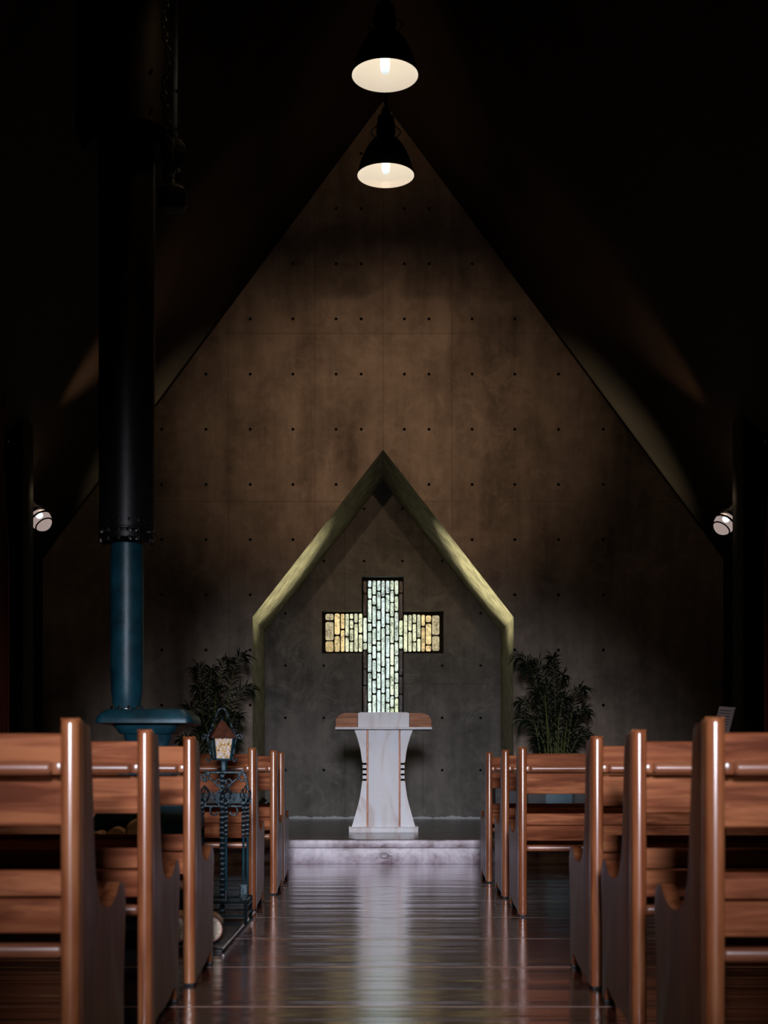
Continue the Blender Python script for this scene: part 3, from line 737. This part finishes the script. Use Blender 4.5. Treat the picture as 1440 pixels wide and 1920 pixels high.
lathe(bm, [(0, -0.02), (0.05, -0.02), (0.058, -0.015), (0.045, -0.004), (0.045, 0.004), (0.058, 0.015), (0.05, 0.02), (0, 0.02)], 24, c=c0, mat=rot)
link('pulley', bm, M['black_iron'], ch)
bm = B(); box(bm, c0[0]-0.05, c0[0]+0.01, -0.03, 0.03, c0[2]-0.10, c0[2]+0.06, 0.01)
tube(bm, arc(c0[0]-0.01, c0[2]-0.10, 0.035, PI*0.9, 2.4*PI, 14), 0.008, 8)
tube(bm, [(c0[0]-0.04, -0.03, c0[2]-0.13), (c0[0]+0.03, -0.03, c0[2]-0.08)], 0.004, 6)
link('hook_block', bm, M['black_iron'], ch)
bm = B(); z0 = PZ(396, hd_D); z1 = PZ(352, hd_D)
lathe(bm, [(0, z0), (0.05, z0+0.004), (0.066, z0+0.03), (0.068, z1-0.02), (0.05, z1), (0.02, z1+0.01), (0.012, z1+0.05), (0, z1+0.05)], 20, c=(PX(323, hd_D)-hX, 0, 0))
tube(bm, [(PX(330, hd_D)-hX, 0, z1), (PX(330, hd_D)-hX, 0, c0[2]-0.1)], 0.006, 6)
link('counterweight', bm, M['black_iron'], ch)

# hearth plate
x_r = PX(417, 5.85); bm = B(); box(bm, -2.0, x_r, 5.83, 7.28, 0.0, 0.026, 0.003)
tag(link('hearth_plate', bm, M['slate']), 'dark grey slate hearth plate on the floor under the iron stand', 'hearth')
bm = B(); tube(bm, [(x_r+0.004, 5.82, 0.018), (x_r+0.004, 7.29, 0.018)], 0.007, 8); tube(bm, [(-2.0, 5.826, 0.018), (x_r+0.004, 5.826, 0.018)], 0.009, 8)
ob = link('metal_edge', bm, M['chrome']); ob.parent = bpy.data.objects['hearth_plate']; ob['label'] = 'shiny metal edging'

# firewood
def log(x, y, z, r_, ln, rz, label, ry=0):
    t = thing('firewood_log', label, 'log', (x, y, z), (0, ry, rz), 'logs on the hearth')
    bm = B(); rot = Matrix.Rotation(-PI/2, 4, 'X'); n = 28; rings = []
    for q in range(7):
        yy = ln*q/6; rings.append([bm.verts.new((r_*(1+0.06*math.sin(3*a_+q)+0.03*math.sin(7*a_+2*q))*math.cos(a_), yy, r_*(1+0.05*math.sin(2*a_+q*0.6))*math.sin(a_))) for a_ in [2*PI*i_/n for i_ in range(n)]])
    for a, b in zip(rings, rings[1:]):
        for i_ in range(n): bm.faces.new((a[i_], a[(i_+1) % n], b[(i_+1) % n], b[i_]))
    bm.faces.new(rings[-1])
    link('bark', bm, M['bark'], t)
    bm = B(); f_ = [bm.verts.new((r_*0.97*math.cos(2*PI*i_/n), -0.001, r_*0.97*math.sin(2*PI*i_/n))) for i_ in range(n)]; bm.faces.new(f_[::-1])
    b2 = [bm.verts.new((v_.co.x, 0.01, v_.co.z)) for v_ in f_]
    for i_ in range(n): bm.faces.new((f_[i_], f_[(i_+1) % n], b2[(i_+1) % n], b2[i_]))
    link('cut_face', bm, M['endgrain'], t)['label'] = 'pale cut end grain'
    return t
log(PX(391, 5.9), 5.9, 0.091, 0.062, 0.2, 0.1, 'round log with pale cut end on the hearth beside the aisle')
log(PX(326, 5.86), 5.86, 0.095, 0.064, 0.2, 0.0, 'dim log on the hearth, left of the pale-ended log')

# wooden log carrier in front of the stove, heaped with split wood
t = thing('log_basket', 'dark basket in front of the teal stove', 'basket', (PX(232, 5.75), 5.67, 0))
bm = B(); rect_loft(bm, [(0.0, 0.15, 0.07), (0.15, 0.165, 0.08), (0.46, 0.185, 0.09), (0.47, 0.185, 0.09)]); link('basket_body', bm, M['beam'], t)
bx = PX(232, 5.75)
for q, (dx, dz, rr, ln, ry) in enumerate(((-0.095, 0.504, 0.032, 0.18, 0.3), (-0.005, 0.512, 0.040, 0.18, 0.2), (0.10, 0.53, 0.055, 0.18, -0.2))):
    log(bx+dx, 5.58, dz, rr, ln, 0.1*q, ['small split log at the left of the heaped basket', 'middle log on the heaped basket before the stove', 'thick log at the right of the heaped basket'][q], ry)['group'] = 'logs in the basket'

# ------------------------------------------------------------------ wrought iron tool stand with lantern
TD = 6.75
def T(u, v_, sc=3.84, ox=330, oy=1300): return (PX(u/sc+ox, TD), PZ(v_/sc+oy, TD))
tx = PX(424, TD)
ts = thing('fireplace_tool_stand', 'black wrought iron fireplace tool stand with scrolls on the hearth', 'tool stand', (tx, TD, 0.026))
def L(u, v_): x, z = T(u, v_); return (x-tx, z-0.026)
xl, zl = L(180, 0); xr_, zr = L(520, 0); hwid = (xr_-xl)/2; xm = (xl+xr_)/2
bm = B()   # base frame on four feet
zb0, zb1 = 0.045, 0.115; by = 0.13
for zz in (zb0, zb1):
    tube(bm, [(xm-hwid, -by, zz), (xm+hwid, -by, zz), (xm+hwid, by, zz), (xm-hwid, by, zz)], 0.008, 4, closed=True)
for sx_ in (-1, 1):
    for sy_ in (-1, 1):
        tube(bm, [(xm+sx_*hwid, sy_*by, zb1+0.01), (xm+sx_*hwid, sy_*by, 0.0)], 0.009, 4)
link('base_frame', bm, M['black_iron'], ts)
bm = B(); box(bm, xm-hwid, xm+hwid, -by, by, 0.035, 0.045); link('ash_tray', bm, M['slate'], ts)
def bar(bm, x, y, z0, z1, r_=0.011, tw=55):
    n = 90; tube(bm, [(x, y, z0+(z1-z0)*q/n) for q in range(n+1)], r_, twist=tw, square=True)
bm = B(); bar(bm, L(333, 0)[0], 0, 0.045, L(0, 570)[1], 0.015, 60); link('twisted_column', bm, M['black_iron'], ts)
bm = B(); ztb = L(0, 570)[1]
tube(bm, [(xm-hwid*0.82, 0, L(0, 640)[1]), (xm-hwid*0.85, 0, ztb-0.01), (xm-hwid*0.75, 0, ztb), (xm+hwid*0.75, 0, ztb), (xm+hwid*0.85, 0, ztb-0.01), (xm+hwid*0.95, 0, L(0, 640)[1]), (xm+hwid, 0, L(0, 700)[1])], 0.007, 6)
link('hanging_bar', bm, M['black_iron'], ts)
bm = B(); zl0 = L(0, 812)[1]
tube(bm, [(xm-hwid*0.9, 0, zl0), (xm+hwid*0.9, 0, zl0)], 0.006, 6)
def spiral(bm, cx_, cz_, r0, r1, a0, turns, y=0.0, r_=0.0055):
    n = 26; tube(bm, [(cx_+(r0+(r1-r0)*q/n)*math.cos(a0+turns*2*PI*q/n), y, cz_+(r0+(r1-r0)*q/n)*math.sin(a0+turns*2*PI*q/n)) for q in range(n+1)], r_, 6)
for s in (-1, 1):
    cx0 = L(333, 0)[0]+0.008
    spiral(bm, cx0+s*0.118, L(0, 778)[1], 0.034, 0.008, -PI/2, s*-1.1 if s > 0 else 1.1)
    spiral(bm, cx0+s*0.10, L(0, 600)[1], 0.03, 0.007, PI/2, s*1.1)
    spiral(bm, cx0+s*0.045, L(0, 850)[1], 0.030, 0.012, PI/2, s*-0.75)
    spiral(bm, cx0+s*0.022, L(0, 640)[1], 0.022, 0.008, -PI/2, s*1.0)
    # long S scrolls beside the column
    tube(bm, [(cx0+s*xx, -0.01, L(0, vv)[1]) for xx, vv in ((0.09, 575), (0.07, 610), (0.045, 640), (0.02, 670), (0.012, 700), (0.025, 740), (0.05, 760), (0.062, 730), (0.058, 700))], 0.005, 6)
    tube(bm, [(cx0+s*xx, 0.01, L(0, vv)[1]) for xx, vv in ((0.008, 690), (0.04, 715), (0.055, 745), (0.045, 780), (0.015, 810))], 0.005, 6)
link('scrollwork', bm, M['black_iron'], ts)
# basket-twist cages carried by the column and at both ends
for q, (u, yy) in enumerate(((365, -0.03), (205, 0.0), (503, 0.0))):
    cx1 = L(u, 0)[0]; bm = B(); z1, z0 = L(0, 665)[1], L(0, 790)[1]
    for a in range(5):
        an = a/5*2*PI+0.3
        tube(bm, [(cx1+0.028*math.sin(PI*i_/12)*math.cos(an+i_*0.09), yy+0.028*math.sin(PI*i_/12)*math.sin(an+i_*0.09), z0+(z1-z0)*i_/12) for i_ in range(13)], 0.0038, 5)
    link('basket_twist', bm, M['black_iron'], ts)
# fire irons hanging at the ends
def iron(u, yy, kind, label):
    x = T(u, 0)[0]; t = thing('fire_iron', label, 'fire iron', (x, TD+yy, 0.026), group='fire irons on the stand')
    zt_, zm_, zb_ = L(0, 812)[1], L(0, 1030)[1], L(0, 1440 if u < 400 else 1470)[1]
    bm = B(); bar(bm, 0, 0, zm_, zt_+0.02, 0.010, 70); tube(bm, arc(0.0, zt_+0.03, 0.014, -PI/2, PI, 10), 0.005, 6); link('handle', bm, M['black_iron'], t)
    bm = B(); tube(bm, [(0, 0, zm_), (0, 0, zb_+0.02)], 0.0065, 8); link('shaft', bm, M['teal_iron'], t)
    bm = B()
    if kind == 'shovel': box(bm, -0.02, 0.02, -0.006, 0.006, zb_-0.02, zb_+0.07, 0.004)
    elif kind == 'brush': lathe(bm, [(0.012, zb_+0.12), (0.02, zb_+0.09), (0.03, zb_), (0.032, zb_-0.05), (0, zb_-0.05)], 12)
    else: tube(bm, [(0, 0, zb_+0.02), (0, 0, zb_-0.05), (0.02, 0, zb_-0.02)], 0.007, 6)
    link('blade' if kind == 'shovel' else ('bristles' if kind == 'brush' else 'poker_tip'), bm, M['black_iron'], t)
iron(490, -0.03, 'shovel', 'fire shovel hanging at the right end of the iron stand')
iron(507, 0.05, 'poker', 'poker hanging behind the shovel on the iron stand')
iron(368, -0.045, 'poker', 'slim poker hanging beside the twisted column of the stand')
iron(192, 0.0, 'brush', 'hearth brush hanging at the left end of the iron stand')
# lantern set on the column
ls = 9.6
def Q(u, v_): return (PX(u/ls+340, TD)-LX, PZ(v_/ls+1320, TD)-LZ)
LX = PX(765/ls+340, TD); LZ = PZ(1205/ls+1320, TD)
ln_ = thing('lantern', 'small iron lantern with mottled amber glass on top of the tool stand', 'lantern', (LX, TD, LZ))
def wz(v_): return Q(0, v_)[1]
px1 = ls*F/TD
def wr(px_): return px_/px1
bm = B(); lathe(bm, [(wr(62), 0), (wr(55), 0.004), (wr(62), wz(1030)), (wr(66), wz(1015))], 6, sy=1.0); link('stem', bm, M['teal_iron'], ln_)
cxl = -wr(35)
rotz = math.radians(18)
def frustum(bm, z0, r0, z1, r1, n=6, inset=0.0):
    a = [bm.verts.new((cxl+r0*math.cos(rotz+2*PI*q/n), r0*math.sin(rotz+2*PI*q/n), z0)) for q in range(n)]
    b = [bm.verts.new((cxl+r1*math.cos(rotz+2*PI*q/n), r1*math.sin(rotz+2*PI*q/n), z1)) for q in range(n)]
    for q in range(n): bm.faces.new((a[q], a[(q+1) % n], b[(q+1) % n], b[q]))
    bm.faces.new(a[::-1]); bm.faces.new(b)
    return a, b
rotz = PI/4+0.28
bm = B(); frustum(bm, wz(985), wr(185), wz(600), wr(250), 4); link('glass', bm, M['amber'], ln_)['label'] = 'mottled amber and black glass'
bm = B(); frustum(bm, wz(1015), wr(195), wz(980), wr(205), 4)
for q in range(4):
    a = rotz+q*PI/2
    tube(bm, [(cxl+wr(190)*math.cos(a), wr(190)*math.sin(a), wz(1000)), (cxl+wr(254)*math.cos(a), wr(254)*math.sin(a), wz(590))], wr(22), 4)
link('frame', bm, M['teal_iron'], ln_)
bm = B(); frustum(bm, wz(600), wr(310), wz(290), wr(30), 4); frustum(bm, wz(620), wr(306), wz(598), wr(314), 4); link('roof', bm, M['dark_copper'], ln_)['label'] = 'dark copper roof'
bm = B()
for s in (-1, 1):
    pts = [(cxl+s*wr(x_), 0, wz(v_)) for x_, v_ in ((60, 110), (100, 200), (150, 330), (195, 450), (235, 540), (262, 600), (235, 760), (205, 900), (190, 980), (215, 1030), (255, 1020), (262, 985), (240, 975))]
    n = []; 
    for (a, b) in zip(pts, pts[1:]):
        for q in range(6): n.append(tuple(a[i_]+(b[i_]-a[i_])*q/6 for i_ in range(3)))
    tube(bm, n, wr(20), twist=220, square=True)
    spiral(bm, cxl+s*wr(325), wz(600), wr(60), wr(14), PI if s > 0 else 0, -s*1.1, r_=wr(14))
tube(bm, [(cxl+wr(60)*math.cos(q*PI/8), 0, wz(110)+wr(30)*math.sin(q*PI/8)) for q in range(9)], wr(14), 6)
lathe(bm, [(wr(26), wz(320)), (wr(34), wz(280)), (wr(12), wz(250)), (wr(22), wz(225)), (0, wz(200))], 10, c=(cxl, 0, 0))
link('twisted_bail', bm, M['black_iron'], ln_)

# ------------------------------------------------------------------ palms
def palm(px, D, label, seed, fronds, flip=1):
    rnd = random.Random(seed); x = PX(px, D)
    t = thing('potted_palm', label, 'plant', (x, D, PL), group='palms beside the alcove')
    bm = B(); lathe(bm, [(0, 0), (0.13, 0), (0.15, 0.03), (0.18, 0.28), (0.19, 0.30), (0.17, 0.30), (0.165, 0.27), (0, 0.27)], 24); link('pot', bm, M['pot'], t)
    for fr in fronds:
        tipx, tipz, base = fr; yy = rnd.uniform(-0.3, 0.3)
        a = Vector((rnd.uniform(-0.06, 0.06)+base, 0, 0.27)); c_ = Vector((PX(tipx, D)-x, yy, PZ(tipz, D)-PL))
        hi = Vector((a.x*0.4+c_.x*0.45+0.0, yy*0.4, max(c_.z, 0.5)+0.12+0.10*abs(c_.x)))
        n = 26; pts = [(a*(1-q)*(1-q)+hi*2*q*(1-q)+c_*q*q) for q in [i_/n for i_ in range(n+1)]]
        bm = B(); tube(bm, pts, [0.008*(1-0.8*q/n) for q in range(n+1)], 5)
        sf = link('stalk', bm, M['stalk'], t)
        bm = B()
        for q in range(7, n+1):
            for s in (-1, 1):
                p0 = pts[q]; tdir = (pts[min(q+1, n)]-pts[q-1]).normalized()
                side_ = tdir.cross(Vector((0, 1, 0)) if abs(tdir.y) < 0.8 else Vector((1, 0, 0))).normalized()
                for rep in range(2):
                    d = (tdir*0.75+side_*s*rnd.uniform(0.35, 0.8)+Vector((0, rnd.uniform(-0.7, 0.7), -0.25))).normalized()
                    ln2 = rnd.uniform(0.10, 0.21)*(1.1-0.35*q/n)
                    wv = d.cross(Vector((rnd.uniform(-.4, .4), 1, rnd.uniform(-.4, .4)))).normalized()*0.0055
                    p1 = p0+d*ln2*0.5; p2 = p0+d*ln2+Vector((0, 0, -0.025-0.05*rnd.random()))
                    v_ = [bm.verts.new(c2) for c2 in (p0-wv*0.5, p0+wv*0.5, p1+wv, p1-wv, p2)]
                    bm.faces.new(v_[:4]); bm.faces.new((v_[3], v_[2], v_[4]))
        link('leaflets', bm, M['leaf'], sf)
fl = [(462, 1232, 0.05), (470, 1290, 0.05), (430, 1240, 0), (395, 1255, 0), (372, 1290, -0.05), (350, 1330, -0.1), (345, 1390, -0.1), (452, 1345, 0.08), (440, 1385, 0.08), (410, 1290, 0), (380, 1350, 0), (420, 1330, 0), (360, 1250, -0.05), (400, 1380, 0)]
palm(400, 13.6, 'dark feathery potted palm left of the alcove', 3, fl)
fr_ = [(970, 1232, -0.05), (982, 1250, -0.05), (1000, 1243, 0), (1035, 1235, 0), (1065, 1262, 0), (1100, 1290, 0.05), (1108, 1330, 0.08), (1105, 1380, 0.1), (972, 1318, -0.05), (975, 1352, -0.05), (1000, 1300, 0), (1060, 1310, 0), (1030, 1280, 0), (1085, 1340, 0.03), (1010, 1385, -0.03)]
palm(1042, 13.6, 'dark feathery potted palm right of the alcove', 5, fr_)
# bare yellow-green canes of the right-hand palm
rp = bpy.data.objects['potted_palm.001'] if 'potted_palm.001' in bpy.data.objects else None
if rp:
    for u, v0, v1, lean in ((1028, 1300, 1350, 0.03), (1050, 1345, 1415, 0.01), (1061, 1350, 1415, -0.02), (1056, 1370, 1415, 0.0)):
        bm = B(); x0 = PX(u, 13.3)-rp.location.x
        tube(bm, [(x0-lean, -0.25, PZ(v0, 13.3)-PL), (x0-lean*0.3, -0.2, PZ((v0+v1)/2, 13.3)-PL), (x0*0.5, -0.05, 0.28)], [0.004, 0.007, 0.009], 6)
        link('cane', bm, M['stalk'], rp)

# bodies of the added soffit uplights, hidden behind the pews
for s, nm in ((-1, 'small black floor uplight at the foot of the left alcove jamb'), (1, 'small black floor uplight at the foot of the right alcove jamb')):
    t = thing('floor_uplight', nm, 'spotlight', (s*1.25, 14.62, PL))
    R = Vector((-s*2.28, 0.08, 2.4)).to_track_quat('Z', 'Y').to_matrix().to_4x4()
    bm = B(); lathe(bm, [(0.07, -0.02), (0.074, -0.02), (0.074, -0.12), (0, -0.13)], 20, c=(0, 0, 0.258), mat=R); link('housing', bm, M['enamel'], t)
    bm = B(); box(bm, -0.06, 0.06, -0.06, 0.06, 0, 0.02, 0.004); tube(bm, [(0, 0, 0.02), (s*0.04, 0, 0.17)], 0.012, 6); link('base', bm, M['enamel'], t)

# low cabinet right of the alcove, seen through the slats
t = thing('low_cabinet', 'low grey cabinet with pale blue door seen through the right pew', 'cabinet', (PX(1010, 13.0), 13.0, PL))
bm = B(); box(bm, -0.42, 0.62, 0.012, 0.35, 0, 0.42, 0.004); link('body', bm, M['cabinet'], t)
for q, (a, b, mm) in enumerate(((-0.40, -0.10, 'cabinet'), (PX(1023, 13)-PX(1010, 13), PX(1073, 13)-PX(1010, 13), 'cabinet_blue'), (0.35, 0.60, 'cabinet'))):
    bm = B(); box(bm, a, b, 0, 0.014, 0.03, 0.40, 0.003); dd = link('cabinet_door', bm, M[mm], t)
    bm = B(); tube(bm, [(b-0.03, -0.012, 0.2), (b-0.03, -0.012, 0.27)], 0.004, 6); link('handle', bm, M['chrome'], dd)
t = thing('low_cabinet', 'low blue-grey cabinet seen through the left pew slats', 'cabinet', (PX(415, 13.0), 13.0, PL))
bm = B(); box(bm, -0.42, 0.30, 0.012, 0.35, 0, 0.42, 0.004); link('body', bm, M['cabinet'], t)
for a, b in ((-0.4, -0.07), (-0.05, 0.28)):
    bm = B(); box(bm, a, b, 0, 0.014, 0.03, 0.40, 0.003); link('cabinet_door', bm, M['cabinet_blue'] if a > -0.3 else M['cabinet'], t)

# spiral-bound song book open on a music stand
BD = 6.5; bxx = PX(1364, BD); bz = PZ(1378, BD)
ms = thing('music_stand', 'thin black music stand behind the nearest right pew', 'music stand', (bxx, BD, 0))
bm = B(); tube(bm, [(0, 0.05, 0.35), (0, 0.05, bz-0.02)], 0.008, 8); link('pole', bm, M['pipe'], ms)
for q in range(3):
    a = q*2*PI/3+0.5; bm = B(); tube(bm, [(0, 0.05, 0.4), (0.2*math.cos(a), 0.05+0.2*math.sin(a), 0.008)], 0.006, 6); link('leg', bm, M['pipe'], ms)
bm = B(); box(bm, -0.02, 0.05, 0.02, 0.07, bz-0.022, bz-0.012); link('ledge', bm, M['pipe'], ms)
sb = thing('spiral_notebook', 'spiral-bound song book standing upright behind the nearest right pew post', 'book', (bxx, BD, bz-0.012), (0, math.radians(14), 0))
hgt = PZ(1326, BD)-bz+0.015
for nm, x0, y0, x1, y1, wlab in (('left_page', 0, 0, -0.045, 0.12, ''), ('right_page', 0, 0, 0.036, 0.13, '')):
    bm = B(); dx, dy = x1-x0, y1-y0
    n_ = Vector((dy, -dx, 0)).normalized()*0.002
    q0 = [Vector((x0, y0, 0)), Vector((x1, y1, 0)), Vector((x1, y1, hgt)), Vector((x0, y0, hgt))]
    A = [bm.verts.new(v_+n_) for v_ in q0]; C = [bm.verts.new(v_-n_) for v_ in q0]
    bm.faces.new(A); bm.faces.new(C[::-1])
    for i_ in range(4): bm.faces.new((A[i_], A[(i_+1) % 4], C[(i_+1) % 4], C[i_]))
    pg = link(nm, bm, M['paper'], sb)
    bm = B()
    for q in range(9):
        zz = hgt*(0.1+0.095*q)
        for s_ in (1, -1):
            off = n_*1.3*s_
            vs = [bm.verts.new(Vector((x0+dx*a_, y0+dy*a_, zz+c2))+off) for a_, c2 in ((0.15, 0), (0.92, 0), (0.92, 0.004), (0.15, 0.004))]
            bm.faces.new(vs)
    link('printed_lines', bm, M['paper_dark'], pg)
bm = B()
for q in range(15):
    zz = hgt*(0.05+0.063*q); tube(bm, [(0.004*math.cos(a*PI/4), -0.002+0.006*math.sin(a*PI/4), zz) for a in range(8)], 0.0013, 4, closed=True)
link('spiral_binding', bm, M['chrome'], sb)
